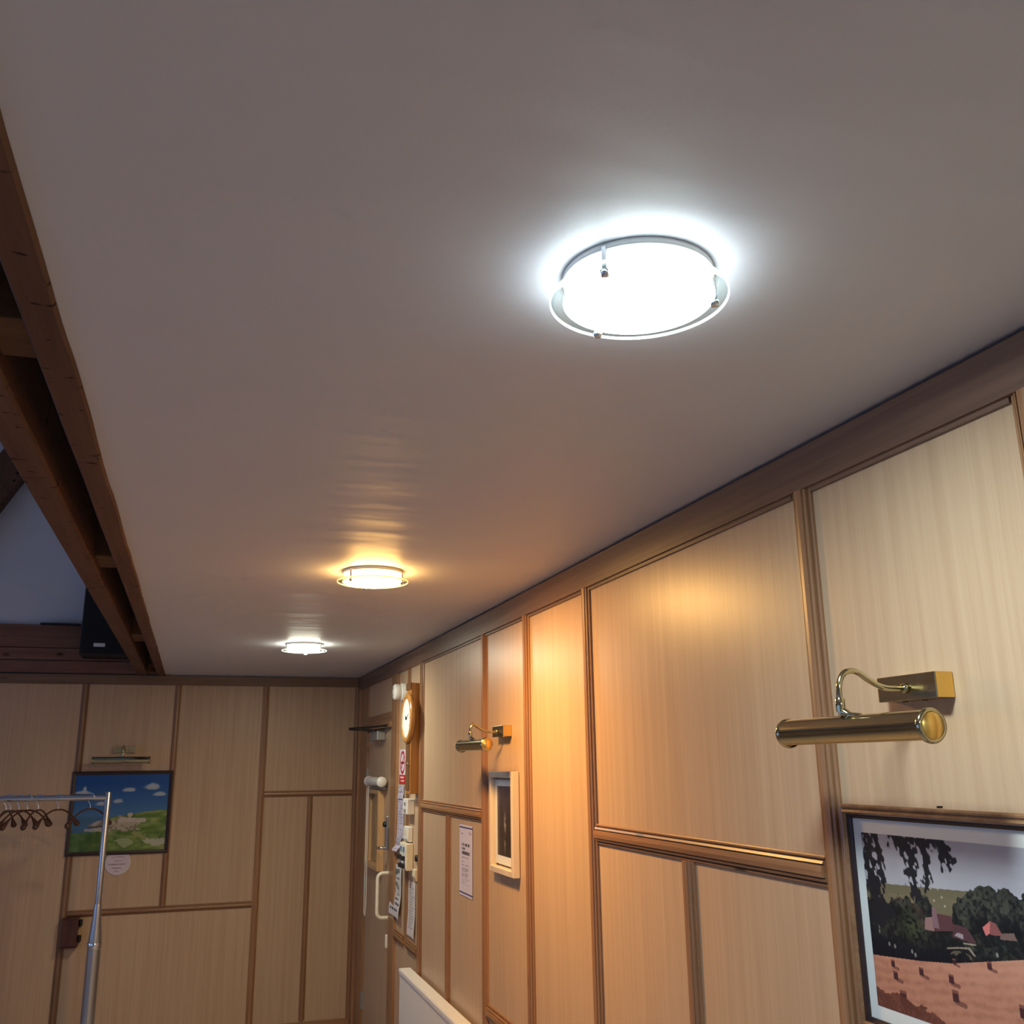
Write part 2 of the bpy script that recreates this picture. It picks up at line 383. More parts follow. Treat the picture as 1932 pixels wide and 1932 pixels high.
# back wall
def b_batten(x0, x1, z0, z1, d=.016):
    return MB().prism(bprof(x1 - x0, d), ((x0 + x1) / 2, YB, z0), ((x0 + x1) / 2, YB, z1), (1, 0, 0), (0, -1, 0)).build('batten', 'pine_z', wb)
def b_rail(x0, x1, zt, h=.055, d=.02):
    return MB().prism(bprof(h, d), (x0, YB, zt - h / 2), (x1, YB, zt - h / 2), (0, 0, 1), (0, -1, 0)).build('rail', 'pine_x', wb)
def b_panel(x0, x1, z0, z1): return MB().box(x0 + .001, x1 - .001, YB, YB + .026, z0, z1).build('panel', 'oak', wb)
ZBB = 2.309
B1, B2, B3, B4, B5 = (-.957, -.899), (-.190, -.136), (.574, .633), (1.016, 1.066), (1.42, 1.475)
B0 = (-1.78, -1.72)
for s_ in (B0, B1, B3, B5): b_batten(*s_, ZF, ZBB)
b_batten(*B2, .46, ZBB); b_batten(*B4, ZF + .1, 1.325)
b_rail(B1[1], B3[0], .462); b_rail(B3[1], B5[0], 1.381)
b_panel(mid(B0), mid(B1), ZF, ZBB); b_panel(mid(B1), mid(B2), .435, ZBB); b_panel(mid(B2), mid(B3), .435, ZBB); b_panel(mid(B1), mid(B3), ZF, .435)
b_panel(mid(B3), B5[1], 1.352, ZBB); b_panel(mid(B3), mid(B4), ZF, 1.352); b_panel(mid(B4), B5[1], ZF, 1.352)
x = XL
while x < B0[0] - .5:
    b_panel(x, min(x + .86, mid(B0)), ZF, ZBB); b_batten(x - .03, x + .03, ZF, ZBB); x += .86
struct(MB().box(XL, 1.455, YB - .02, YB + .02, ZBB, ZC - .008).build('trim_2', 'cornice_x', bevel=.003), 'pine cornice board along the far end wall', 'cornice')
struct(MB().box(XL, 1.46, YB - .018, YB, ZF, -.535).build('baseboard_back', 'pine_x', bevel=.004), 'pine skirting along the far end wall', 'skirting')
struct(MB().box(XR - .018, XR, YF, 7.3, ZF, -.535).build('baseboard_right', 'pine_y', bevel=.004), 'pine skirting along the picture-light wall', 'skirting')
# horizontal boards under the gable, each its own piece
for z0, z1, d in ((2.405, 2.505, .030), (2.512, 2.615, .022), (2.62, 2.815, .026)):
    MB().box(XL, -.285, YB - d, YB + .02, z0, z1).build('gable_board', 'board_x', wb, bevel=.003)
MB().box(XL, -.285, YB - .0195, YB + .02, ZC - .0085, ZC + .006).build('gap_shadow_strip', 'black', wb)  # black strip painted in as the shadow line between cornice and boards
MB().box(-1.34, -1.02, YB - .06, YB + .02, 2.815, 2.83).build('ledge_strip', 'black', wb)

# timber beams along the ceiling edge
def beam(x0, x1, z0, z1, wob, seed, label):
    n = 120; rng = np.random.RandomState(seed); v = []; f = []
    wv = np.convolve(rng.randn(n + 1), [.25, .5, .25], 'same') * wob; wl = np.convolve(rng.randn(n + 1), [.25, .5, .25], 'same') * wob * .4
    c = .006
    for i in range(n + 1):
        y = YF + (YB + .02 - YF) * i / n
        for p in ((x0 + c + wl[i], z0), (x1 - c + wv[i], z0 + wv[i] * .3), (x1 + wv[i], z0 + c), (x1, z1), (x0, z1), (x0 + wl[i], z0 + c)): v.append((p[0], y, p[1]))
    for i in range(n):
        for k in range(6): f.append((i * 6 + k, i * 6 + (k + 1) % 6, (i + 1) * 6 + (k + 1) % 6, (i + 1) * 6 + k))
    f += [tuple(range(6)), tuple(range(n * 6, n * 6 + 6))]
    o = MB().add(v, f).build('timber_beam', 'beam_y', base=((x0 + x1) / 2, 3, z0)); return tag(o, label, 'beam')
beam(-.352, -.283, 2.392, 2.80, .0022, 3, 'rough brown timber beam edging the white ceiling')
beam(-.520, -.434, 2.400, 2.80, .0012, 5, 'rough brown timber beam second from the ceiling edge, beside the vault')
for k, (y0, y1, lb) in enumerate(((1.87, 2.06, 'timber block wedged between the two beams, largest and closest to the viewer'),
                                  (4.10, 4.34, 'timber block wedged between the two beams, middle of three'),
                                  (6.60, 6.95, 'timber block wedged between the two beams, beside the loudspeaker'))):
    tag(MB().box(-.434, -.352, y0, y1, 2.43, 2.74).build('spacer_block', 'beam_x', base=(-.39, y0, 2.43), bevel=.004), lb, 'timber block', 'blocks between the ceiling beams')
# diagonal brace on the gable
dx, dz = .48, .877; pa = Vector((-2.29, 8.98, 2.83)); L_ = 2.82; nx = Vector((-dz, 0, dx))
mbz = MB(); e = Vector((dx, 0, dz))
mbz.prism([(0, 0), (.275, 0), (.275, .16), (0, .16)], pa, pa + e * L_, nx, (0, 1, 0))
tag(mbz.build('timber_brace', 'beam_y', base=tuple(pa), bevel=.006), 'dark diagonal roof timber against the pale gable wall', 'roof timber')

# ================================================================ DOOR
d1 = struct(MB().box(XR + .004, XR + .024, S7[1] + .005, 8.655, ZF + .01, 1.883).build('door_1', 'oak', base=(XR, 8.1, ZF)), 'oak veneered door in the far corner with a cream pull handle', 'door')
for z in (1.50, .62, -.29): 
    MB().box(XR - .004, XR + .006, 8.635, 8.665, z - .065, z + .065).lathe([(.008, -.066), (.008, .066)], (XR - .006, 8.652, z), (0, 0, 1), 12).build('hinge', 'grey_pl', d1)
m = MB(); P = lambda a, b, d: (XR + .004 - d, a, b)
m.frame(P, 7.87, 8.46, .79, 1.40, [(0, 0), (0, .05), (.03, .05), (.035, 0)])
ws = m.build('window_surround', 'pine_lit', d1); ws['label'] = 'pine bead around the narrow door window'
MB().box(XR + .001, XR + .003, 7.90, 8.43, .82, 1.37).build('glass_pane', 'pane', d1)
rb = MB().lathe([(.034, 0), (.034, .56)], (1.425, 7.73, 1.467), (0, 1, 0), 28).build('roller_blind', 'white_pl', d1); rb['label'] = 'white rolled-up blind above the door window'
MB().lathe([(.0, -.004), (.026, -.004), (.030, 0), (.040, .002), (.040, .030), (.036, .034)], (1.425, 7.70, 1.467), (0, 1, 0), 28).build('end_cap', 'white_pl', rb)
MB().lathe([(.0, 0), (.040, 0), (.040, .02), (.0, .022)], (1.425, 8.29, 1.467), (0, 1, 0), 28).build('end_cap', 'white_pl', rb)
MB().box(1.43, XR, 7.76, 8.24, 1.405, 1.428).build('bottom_bar', 'grey_pl', rb, bevel=.004)
MB().tube(fillet([(1.42, 8.27, 1.44), (1.42, 8.27, .44), (1.42, 8.31, .40), (1.42, 8.35, .44), (1.42, 8.34, 1.44)], .03), .004, 6).build('pull_cord', 'white_pl', rb)
h = MB().tube(fillet([(XR + .004, 7.57, .806), (1.385, 7.57, .806), (1.385, 7.57, .492), (XR + .004, 7.57, .492)], .045, 8), .0135, 14).build('pull_handle', 'handle', d1)
h['label'] = 'cream D-shaped pull handle'
lk = MB().box(XR - .012, XR + .004, 7.66, 7.72, 1.08, 1.21).build('lock_plate', 'steel', d1, bevel=.004)
MB().lathe([(.02, 0), (.02, .02), (.012, .025)], (XR - .012, 7.69, 1.15), (-1, 0, 0), 20).build('lock_cylinder', 'black', lk)
lv = MB().box(XR - .035, XR + .004, 7.56, 7.62, .97, 1.13).build('latch_case', 'steel', d1, bevel=.005)
MB().tube(fillet([(XR - .03, 7.59, .985), (XR - .075, 7.59, .985), (XR - .075, 7.68, .98)], .02), .011, 10).build('lever', 'steel', lv)
cl = MB().box(1.405, XR + .004, 7.86, 8.24, 1.79, 1.865).build('door_closer', 'grey_pl', d1, bevel=.008)
MB().tube([(1.43, 8.13, 1.875), (1.33, 8.14, 1.885), (1.225, 8.15, 1.888)], .011, 8).tube([(1.225, 8.15, 1.892), (1.36, 7.86, 1.894), (1.455, 7.60, 1.90)], .008, 8).lathe([(.02, 0), (.02, .02)], (1.43, 8.13, 1.862), (0, 0, 1), 16).build('closer_arm', 'black', cl)
MB().box(XR - .03, XR + .004, 7.515, 7.555, .29, .38).build('door_stop', 'white_pl', d1, bevel=.006)

# ================================================================ CEILING LIGHTS
def ceiling_light(x, y, kind, rot, label, thick=False):
    col, watt, spill = LIGHTS[kind]
    t = empty('ceiling_light', (x, y, ZC)); tag(t, label, 'ceiling light', 'disc ceiling lights in a row')
    MB().lathe([(.118, 0), (.1275, -.001), (.1285, -.008), (.1285, -.012), (.124, -.014), (.0, -.014)], (x, y, ZC), (0, 0, 1), 64, cap=False).build('base_plate', 'white_metal', t)
    em = emit('lamp_glow_' + kind, col, spill / (math.pi * 2 * math.pi * .104 * .026 * U * U)); fr = emit('frosted_glow_' + kind, col, 9)
    fr.cycles.emission_sampling = 'NONE'
    MB().lathe([(.104, -.0145), (.104, -.0385)], (x, y, ZC), (0, 0, 1), 28, cap=False).build('lamp_diffuser', em, t)
    h0, h1 = -.043, -.049
    g = MB().lathe([(.128, h0), (.149, h0), (.1505, (h0 + h1) / 2), (.149, h1), (.128, h1), (.128, h0)], (x, y, ZC), (0, 0, 1), 72, cap=False).build('glass_disc', 'glass', t)
    g['label'] = 'clear rim of the glass disc'
    MB().lathe([(.0, h0), (.126, h0), (.128, (h0 + h1) / 2), (.126, h1), (.0, h1)], (x, y, ZC), (0, 0, 1), 64, cap=False).build('frosted_centre', fr, g)
    eg = emit('edge_lit_glass_' + kind, col, 1.6); eg.cycles.emission_sampling = 'NONE'
    MB().lathe([(.1485, h0), (.1508, h0 - .001), (.1508, h1 + .001), (.1485, h1)], (x, y, ZC), (0, 0, 1), 72, cap=False).build('glass_edge', eg, g)
    for nm, ty, wt, dz_ in (('lamp_light', 'AREA', watt, -.0505),):
        ld = bpy.data.lights.new(nm, ty); ld.color = col; ld.energy = wt
        ld.shape = 'DISK'; ld.size = .25 * U
        lo = bpy.data.objects.new(nm, ld); C.objects.link(lo); lo.parent = t; lo.location = (0, 0, dz_ * U)
    for k in range(3):
        a = rot + k * 2 * math.pi / 3; sx, sy = x + .127 * math.cos(a), y + .127 * math.sin(a); r_ = .0085 if thick else .0050
        s_ = MB().lathe([(r_, 0), (r_, -.051)], (sx, sy, ZC - .008), (0, 0, 1), 14).build('stud', 'white_metal' if thick else 'chrome', t)
        MB().lathe([(r_ + .003, -.049), (r_ + .003, -.054), (r_ + .001, -.060), (.0, -.061)], (sx, sy, ZC), (0, 0, 1), 16).build('stud_cap', 'white_metal' if thick else 'chrome', s_)
    return t
ceiling_light(.665, 1.325, 'cool', math.radians(100), 'big cool white disc ceiling light with clear glass rim, closest to the viewer')
ceiling_light(.680, 3.99, 'warm', math.radians(95), 'warm yellow disc ceiling light, middle of the row')
ceiling_light(.672, 6.61, 'neutral', math.radians(200), 'small far white disc ceiling light with thick studs', True)
ceiling_light(.665, -1.34, 'cool', math.radians(100), 'cool white disc ceiling light behind the viewer')

# ================================================================ PICTURE LIGHTS
def picture_light(o, ex, ey, label, dr=0.0, dz=0.0):
    """o: wall point at the centre of the box; ex: along the wall; ey: out of the wall"""
    o = Vector(o); ex = Vector(ex); ey = Vector(ey); ez = Vector((0, 0, 1))
    Q = lambda a, d, z: o + ex * a + ey * d + ez * z
    t = empty('picture_light', tuple(o)); tag(t, label, 'picture light', 'brass picture lights')
    def bx(m, a0, a1, d0, d1, z0, z1):
        v = [Q(a, d, z) for a in (a0, a1) for d in (d0, d1) for z in (z0, z1)]
        return m.add(v, [(0, 1, 3, 2), (4, 6, 7, 5), (0, 4, 5, 1), (2, 3, 7, 6), (0, 2, 6, 4), (1, 5, 7, 3)])
    b = bx(MB(), -.089, .089, 0, .045, -.0265, .0265).build('wall_box', 'brass_dark', t, bevel=.0015)
    for s_ in (-1, 1):
        e_ = bx(MB(), s_ * .0895 - .0012, s_ * .0895 + .0012, .002, .044, -.0255, .0255).build('box_end', 'brass_reflect', b)
        bx(MB(), s_ * .03 - .004, s_ * .03 + .004, .02, .028, -.030, -.026).build('screw', 'brass', b)
    pts = [Q(0, .043, -.002), Q(0, .10, -.003), Q(0, .135, .012), Q(0, .168, .034), Q(0, .198 + dr, .030 + dz * .3), Q(0, .212 + dr, .008 + dz * .5), Q(0, .214 + dr, -.02 + dz), Q(0, .212 + dr, -.06 + dz)]
    arm = MB().tube(fillet(pts, .02, 5), .0062, 12).build('arm', 'brass', t)
    MB().lathe([(.0, 0), (.011, .001), (.011, .007), (.007, .010)], tuple(Q(0, .045, -.002)), ey, 16).build('arm_collar', 'brass', arm)
    MB().lathe([(.0085, -.022), (.0095, -.012), (.0095, .004), (.007, .008)], tuple(Q(0, .2135 + dr, -.03 + dz)), ez, 18).build('swivel', 'brass', arm)
    MB().tube([Q(-.004, .212 + dr, -.052 + dz), Q(-.018, .205 + dr, -.060 + dz), Q(-.05, .203 + dr, -.0605 + dz)], lambda s_: .010 - .006 * s_, 10).build('bracket', 'brass', arm)
    c = Q(-.235, .20 + dr, -.0885 + dz); R_ = .0300
    # shade: tube open along its lower back side
    n, ns = 40, 2; v = []; f = []; gap = math.radians(44)
    axis0 = ey * -.25 + ez * -1; a0 = math.atan2(axis0.dot(ez), axis0.dot(ey))
    for rad in (R_, R_ - .0015):
        for a in (0, .445):
            for k in range(n + 1):
                th = a0 + gap + (2 * math.pi - 2 * gap) * k / n
                v.append(c + ex * a + ey * (rad * math.cos(th)) + ez * (rad * math.sin(th)))
    q = n + 1
    for k in range(n):
        f.append((k, k + 1, q + k + 1, q + k)); f.append((2 * q + k, 3 * q + k, 3 * q + k + 1, 2 * q + k + 1))
    sh = MB().add(v, f, True)
    sh.add([v[0], v[q], v[3 * q], v[2 * q]], [(0, 1, 2, 3)]); sh.add([v[n], v[q + n], v[3 * q + n], v[2 * q + n]], [(0, 1, 2, 3)])
    S = sh.build('shade', 'brass', t)
    for a, s_ in ((0, -1), (.445, 1)):
        ec = MB().lathe([(.030, -.004), (.0325, 0), (.0325, .005), (.029, .010), (.025, .008)], tuple(c + ex * a), ex * s_, 40, cap=False).build('end_ring', 'brass', S)
        MB().lathe([(.0, .009), (.024, .009), (.0255, .007), (.0255, .0)], tuple(c + ex * a), ex * s_, 36, cap=False).build('end_cap', 'brass_reflect', S)
    MB().lathe([(.009, .02), (.009, .425)], tuple(c - ez * .004), ex, 14).build('bulb_tube', 'white_pl', S)
    return t
picture_light((XR, 1.690, 1.745), (0, 1, 0), (-1, 0, 0), 'large brass picture light above the framed harvest photograph')
picture_light((XR, 4.628, 1.752), (0, 1, 0), (-1, 0, 0), 'brass picture light above the pale deep-framed picture', -.028, .022)
picture_light((-.565, YB, 1.750), (1, 0, 0), (0, -1, 0), 'dim brass picture light above the blue-sky painting on the far wall')

# ================================================================ PICTURES
def seg_dist(u, v, pts, asp=1.0):
    d = np.full(u.shape, 9.0)
    for (a, b), (c, e_) in zip(pts, pts[1:]):
        px, py = c - a, (e_ - b) * asp; L2 = px * px + py * py + 1e-9
        t = np.clip(((u - a) * px + (v - b) * asp * py) / L2, 0, 1)
        d = np.minimum(d, np.hypot(u - a - t * px, (v - b) * asp - t * py))
    return d
def harvest(u, v):
    n1 = vnoise(u, v, 14, 9, 1); n2 = vnoise(u, v, 40, 26, 2); n3 = vnoise(u, v, 90, 60, 3, 3)
    a = fillc(u, (176, 178, 190)); a = mixc(a, (200, 201, 210), (vnoise(u, v, 3, 7, 8) - .35) * 1.6)
    a = mixc(a, (150, 153, 166), np.clip((v - .9) * 4, 0, 1))
    hill = np.interp(u, [0, .1, .33, .52, 1], [.70, .712, .729, .744, .74])
    a = mixc(a, (112, 106, 84), (v < hill) * 1.); a = mixc(a, (130, 118, 92), ((v < hill - .05) * (n1 - .3) * 1.5))
    for cx, cy in ((.36, .665), (.41, .645), (.40, .69), (.35, .728), (.385, .732)): a = mixc(a, (190, 180, 160), (np.hypot((u - cx), (v - cy) * .6) < .0045) * .8)
    top = np.interp(u, [0, .05, .116, .17, .221, .255, .294, .33, .352, .38, .43, .449, .487, .53, .566, .631, .70, .74, .772, .85, 1], [.60, .62, .613, .65, .661, .63, .685, .68, .60, .52, .55, .66, .706, .75, .768, .786, .79, .75, .80, .84, .8])
    top = top + (n2 - .5) * .05 + (n3 - .5) * .03
    tr = v < top
    tc = mixc(fillc(u, (22, 26, 27)), (78, 80, 68), (n3 - .40) * 1.5 + (n1 - .5) * 1.2 + (v - .50) * 1.1); tc = mixc(tc, (14, 17, 30), np.clip((.46 - v) * 8, 0, 1) * .8)
    for cx, cy, rx, ry in ((.62, .66, .10, .10), (.52, .63, .07, .09), (.71, .68, .06, .11), (.22, .60, .08, .06), (.30, .62, .05, .06), (.82, .62, .10, .2)):
        k = 1 - np.hypot((u - cx + .02) / rx, (v - cy - .03) / ry); tc = mixc(tc, (86, 88, 76), np.clip(k, 0, 1) * (n3 > .42) * .55)
        e2 = np.hypot((u - cx) / rx, (v - cy) / ry); tc = mixc(tc, (12, 15, 18), (abs(e2 - 1.02) < .12) * (v < cy + .02) * .5)
    tc = mixc(tc, (88, 66, 58), ((n1 > .54) & (u < .3) & (v > .5)) * .4)
    bl = np.clip(1 - np.hypot((u - .235) / .085, (v - .50) / .13), 0, 1); tc = mixc(tc, (70, 78, 54), bl * (n3 > .40) * 1.0)
    a = np.where(tr[..., None], tc, a)
    def poly(a, pts, col, k=1.0):
        ins = np.zeros(u.shape, bool); m = len(pts)
        for i in range(m):
            x0, y0 = pts[i]; x1, y1 = pts[(i + 1) % m]
            c = ((y0 > v) != (y1 > v)) & (u < (x1 - x0) * (v - y0) / (y1 - y0 + 1e-9) + x0); ins ^= c
        return mixc(a, col, ins * k)
    a = poly(a, [(.298, .50), (.306, .564), (.345, .575), (.345, .50)], (150, 118, 116))
    a = poly(a, [(.345, .50), (.345, .60), (.435, .599), (.44, .523)], (94, 62, 66))
    a = poly(a, [(.338, .52), (.345, .63), (.363, .63), (.372, .52)], (132, 104, 112))
    a = poly(a, [(.43, .49), (.44, .56), (.50, .555), (.54, .48)], (86, 58, 64)); a = poly(a, [(.44, .50), (.455, .52), (.48, .515), (.48, .49)], (160, 150, 156))
    a = poly(a, [(.571, .573), (.607, .612), (.60, .55), (.582, .533)], (206, 120, 116)); a = poly(a, [(.607, .612), (.63, .605), (.655, .548), (.60, .545)], (140, 84, 84))
    a = poly(a, [(.64, .53), (.645, .56), (.70, .575), (.71, .54)], (120, 96, 92))
    for pts in ([(.40, .425), (.45, .44), (.50, .45), (.52, .42)], [(.48, .47), (.53, .475)]): a = mixc(a, (180, 165, 150), (seg_dist(u, v, pts) < .004) * .8)
    a = mixc(a, (150, 132, 104), ((np.hypot((u - .46) / .05, (v - .395) / .03) < 1) & (n2 > .45)) * .6)
    for cx, cy in ((.10, .37), (.13, .365), (.22, .36), (.05, .43), (.055, .46), (.62, .45), (.235, .345)): a = mixc(a, (170, 165, 155), (np.hypot(u - cx, (v - cy) * .5) < .006) * .7)
    fld = np.interp(u, [0, .034, .256, .414, .59, .733, 1], [.285, .288, .319, .351, .41, .459, .53])
    fc = mixc(fillc(u, (190, 134, 110)), (164, 108, 88), (np.sin((v - u * .25) * 120 + n1 * 6) * .5 + .5) * .5 + (n2 - .5)); fc = mixc(fc, (212, 160, 138), np.clip((v - .2) * 3, 0, 1) * .6)
    a = np.where((v < fld)[..., None], fc, a)
    for cx, cy, s_ in ((.109, .264, .9), (.256, .263, 1), (.118, .202, 1.05), (.40, .268, 1.1), (.411, .184, 1.35), (.146, .093, 1.6), (.58, .389, .9), (.696, .207, 1.4), (.424, .363, .7)):
        a = mixc(a, (96, 58, 52), (seg_dist(u, v, [(cx, cy - .02 * s_), (cx + .03 * s_, cy - .026 * s_)], .6) < .006 * s_) * .6)
        a = mixc(a, (70, 40, 44), ((abs(u - cx) < .011 * s_) & (abs(v - cy) < .022 * s_)) * .95); a = mixc(a, (150, 98, 84), ((abs(u - cx) < .010 * s_) & (abs(v - cy - .017 * s_) < .006 * s_)) * .7)
    sh = np.interp(u, [0, .043, .137, .294, .38, 1], [.11, .10, .103, .046, .0, -.1]) + (n2 - .5) * .06
    a = mixc(a, (100, 58, 48), (v < sh) * (.6 + n3 * .6))
    # hanging foliage
    leaf = vnoise(u + v * .15, v, 75, 30, 71, 2); hole = vnoise(u, v, 26, 18, 72, 3)
    for pts, w_ in (([(.02, 1.0), (.05, .93), (.04, .82), (.055, .70), (.05, .60), (.04, .5)], .040), ([(.08, 1.0), (.09, .90), (.10, .80), (.10, .72)], .022), ([(.03, .78), (.07, .66), (.09, .60), (.06, .48)], .045),
                    ([(.18, 1.0), (.24, .96), (.27, .90), (.255, .82), (.265, .76), (.27, .69)], .040), ([(.26, 1.0), (.32, .98), (.345, .90), (.345, .82), (.33, .73)], .022), ([(.22, .94), (.235, .85)], .02), ([(.20, .985), (.36, .985)], .028),
                    ([(.39, 1.0), (.43, .96), (.435, .90)], .036), ([(.43, .97), (.475, .89)], .014), ([(.44, .92), (.455, .84)], .012), ([(.42, .92), (.414, .83)], .010), ([(.445, .96), (.465, .95)], .012)):
        dd = seg_dist(u, v, pts, .61); k = dd / w_ + (leaf - .5) * 1.9 + (hole - .5) * 1.1
        a = mixc(a, (30, 32, 38), np.clip((.80 - k) * 6, 0, 1) * .96)
    return a
def landscape(u, v):
    n1 = vnoise(u, v, 8, 6, 11); n2 = vnoise(u, v, 7, 22, 12); n3 = vnoise(u, v, 30, 30, 13)
    a = fillc(u, (22, 78, 150)); a = mixc(a, (98, 138, 176), np.clip((.95 - v) * 1.6 - .1, 0, 1))
    for cx, cy, rx, ry in ((.556, .786, .085, .032), (.80, .815, .10, .05), (.90, .72, .09, .032), (.46, .64, .06, .03), (.30, .61, .09, .03), (.08, .76, .10, .02), (.107, .79, .02, .04)):
        k = 1 - np.hypot((u - cx) / rx, (v - cy) / np.where(v > cy, ry * 1.5, ry * .7)) + (n1 - .5) * .9; a = mixc(a, (182, 190, 200), np.clip(k * 2.2, 0, .9))
    sea = np.interp(u, [0, .4, 1], [.46, .45, .4]); a = mixc(a, (66, 104, 136), (v < sea) * (.7 + (n2 - .5)))
    hill = np.interp(u, [0, .25, .35, .45, .56, .66, .8, .984, 1], [.24, .255, .37, .46, .468, .478, .50, .526, .53]) + (n2 - .5) * .03
    g = mixc(fillc(u, (90, 118, 52)), (148, 160, 96), (n2 - .35) * 2.2); g = mixc(g, (52, 84, 44), np.clip((n1 - .5) * 3, 0, 1)); g = mixc(g, (60, 104, 70), np.clip((.25 - u) * 3, 0, 1) * .7)
    a = np.where((v < hill)[..., None], g, a)
    wh = (np.hypot((u - .47) / .30, (v - .345) / .095) + (n2 - .5) * 1.0 < .85) & (v > .25) & (v < .47); a = mixc(a, (188, 172, 160), wh * .85); a = mixc(a, (120, 100, 88), wh * (n3 > .60) * .7)
    a = mixc(a, (196, 186, 176), (seg_dist(u, v, [(.50, .40), (.62, .40), (.756, .392)], .8) < .022) * .9); a = mixc(a, (200, 190, 160), (np.hypot(u - .604, v - .465) < .028) * .9)
    a = mixc(a, (180, 172, 165), (seg_dist(u, v, [(.15, .283), (.40, .268)], .8) < .014) * .85); a = mixc(a, (40, 50, 66), (seg_dist(u, v, [(.19, .315), (.33, .325)], .8) < .007) * .8)
    pth = seg_dist(u, v, [(.66, .235), (.78, .15), (.98, .03)], .8); a = mixc(a, (150, 150, 96), (pth < .022) * .8)
    a = mixc(a, (190, 186, 176), ((np.hypot((u - .92) / .17, (v - .11) / .06) + (n3 - .5) * 1.3) < .8) * .75); a = mixc(a, (176, 184, 150), ((np.hypot((u - .58) / .14, (v - .12) / .07) + (n2 - .5) * 2.4) < .5) * .7)
    return a
# harvest photograph on the near wall
A0, A1, Z0, Z1 = 1.270, 1.992, 1.018, 1.498
pc = empty('framed_photograph', (XR, 1.65, Z0)); tag(pc, 'large framed photograph of a harvested field with hay bales, trees and village', 'picture')
P = lambda a, b, d: (XR - d, a, b)
MB().frame(P, A0, A1, Z0, Z1, [(0, .004), (0, .016), (.004, .020), (.008, .0195), (.009, .017), (.011, .017), (.012, .023), (.017, .026), (.0215, .020), (.0215, .004)]).build('frame', 'framegold', pc)
MB().frame(P, A0 + .0215, A1 - .0215, Z0 + .0215, Z1 - .0215, [(0, .004), (0, .018), (.003, .018), (.004, .014), (.009, .012), (.009, .004)]).build('inner_slip', 'dark_frame', pc)
MB().box(XR - .008, XR - .004, A0 + .03, A1 - .03, Z0 + .03, Z1 - .03).build('mount', 'mat', pc)
sheet('photo_print', lambda u, v: (XR - .0086, 1.935 - .59 * u, 1.077 + .36 * v), 460, 300, harvest, 'photo', pc)
MB().lathe([(.0, 0), (.006, 0), (.006, .004)], (XR - .012, 1.67, Z1 + .002), (0, 0, 1), 10).build('hanging_hook', 'black', pc)
# pale deep frame
pb = empty('framed_picture', (XR, 4.62, 1.085)); tag(pb, 'small picture in a deep pale wood frame under the middle brass light', 'picture')
MB().frame(P, 4.43, 4.815, 1.085, 1.56, [(0, .003), (0, .036), (.026, .038), (.030, .034), (.030, .003)]).build('frame', 'framepale', pb, bevel=.002)
MB().box(XR - .014, XR - .004, 4.47, 4.78, 1.125, 1.52).build('mount', 'mat', pb)
def dusk(u, v):
    n1 = vnoise(u, v, 6, 9, 31); n2 = vnoise(u, v, 22, 16, 32)
    a = mixc(fillc(u, (34, 30, 32)), (64, 60, 88), np.clip((v - .35) * 1.6, 0, 1)); a = mixc(a, (92, 76, 66), (n1 - .52) * 1.4 * (v < .55))
    a = mixc(a, (170, 160, 170), np.clip(1 - np.hypot((u - .52) / .12, (v - .47) / .22), 0, 1) * (n2 > .4) * 1.0); a = mixc(a, (150, 138, 140), np.clip(1 - np.hypot((u - .50) / .09, (v - .18) / .2), 0, 1) * (n2 > .42))
    return mixc(a, (20, 18, 20), (n2 > .62) * .5)
sheet('photo_print', lambda u, v: (XR - .0145, 4.740 - .235 * u, 1.165 + .325 * v), 60, 90, dusk, 'photo', pb)
# painting on the far wall
pa_ = empty('framed_painting', (-.558, YB, .898)); tag(pa_, 'dark-framed landscape painting with blue sky and green hills', 'picture')
PB = lambda a, b, d: (a, YB - d, b)
MB().frame(PB, -.963, -.151, .888, 1.572, [(0, .002), (0, .022), (.012, .026), (.030, .022), (.030, .002)]).build('frame', 'dark_frame', pa_)
MB().box(-.95, -.165, YB - .012, YB - .003, .90, 1.56).build('backing', 'dark_frame', pa_)
sheet('canvas', lambda u, v: (-.937 + .760 * u, YB - .016, .914 + .632 * v), 200, 160, landscape, 'paint', pa_)

# ================================================================ THINGS ON THE FAR WALL
def disc_text(u, v): return text_rows(fillc(u, (214, 200, 208)), u, v, [(.88, .014, .30, .70, .02), (.74, .018, .2, .8, .025), (.58, .018, .34, .66, .02), (.43, .022, .12, .80, .02), (.28, .018, .28, .70, .025), (.14, .016, .38, .60, .025)], 5, (120, 105, 112))
mdisc = tag(MB().lathe([(.101, 0), (.101, .006), (.098, .008), (.0, .008)], (-.543, YB, .822), (0, -1, 0), 48, cap=False).build('round_notice', 'white_pl', base=(-.543, YB, .822)), 'round white card notice just below the blue-sky painting', 'notice')
n = 40
def disc_pt(u, v):
    x, y = 2 * u - 1, 2 * v - 1
    return (-.543 + .096 * x * math.sqrt(max(0, 1 - y * y / 2)), YB - .0086, .822 + .096 * y * math.sqrt(max(0, 1 - x * x / 2)))
sheet('printed_face', disc_pt, 60, 60, disc_text, 'paper', mdisc)
kb = empty('wall_box', (-.85, YB, .19)); tag(kb, 'small dark red wooden box with metal clips on the far wall', 'box')
MB().box(-.918, -.80, YB - .10, YB, .195, .405).build('box_body', 'redbox', kb, bevel=.004)
MB().box(-.925, -.795, YB - .105, YB, .405, .414).build('box_top', 'redbox', kb); MB().box(-.925, -.795, YB - .105, YB, .186, .195).build('box_bottom', 'redbox', kb)
for z in (.37, .25): MB().box(-.797, -.772, YB - .06, YB - .02, z - .022, z + .022).tube([(-.785, YB - .07, z - .03), (-.785, YB - .07, z + .03)], .008, 8).build('metal_clip', 'black', kb)

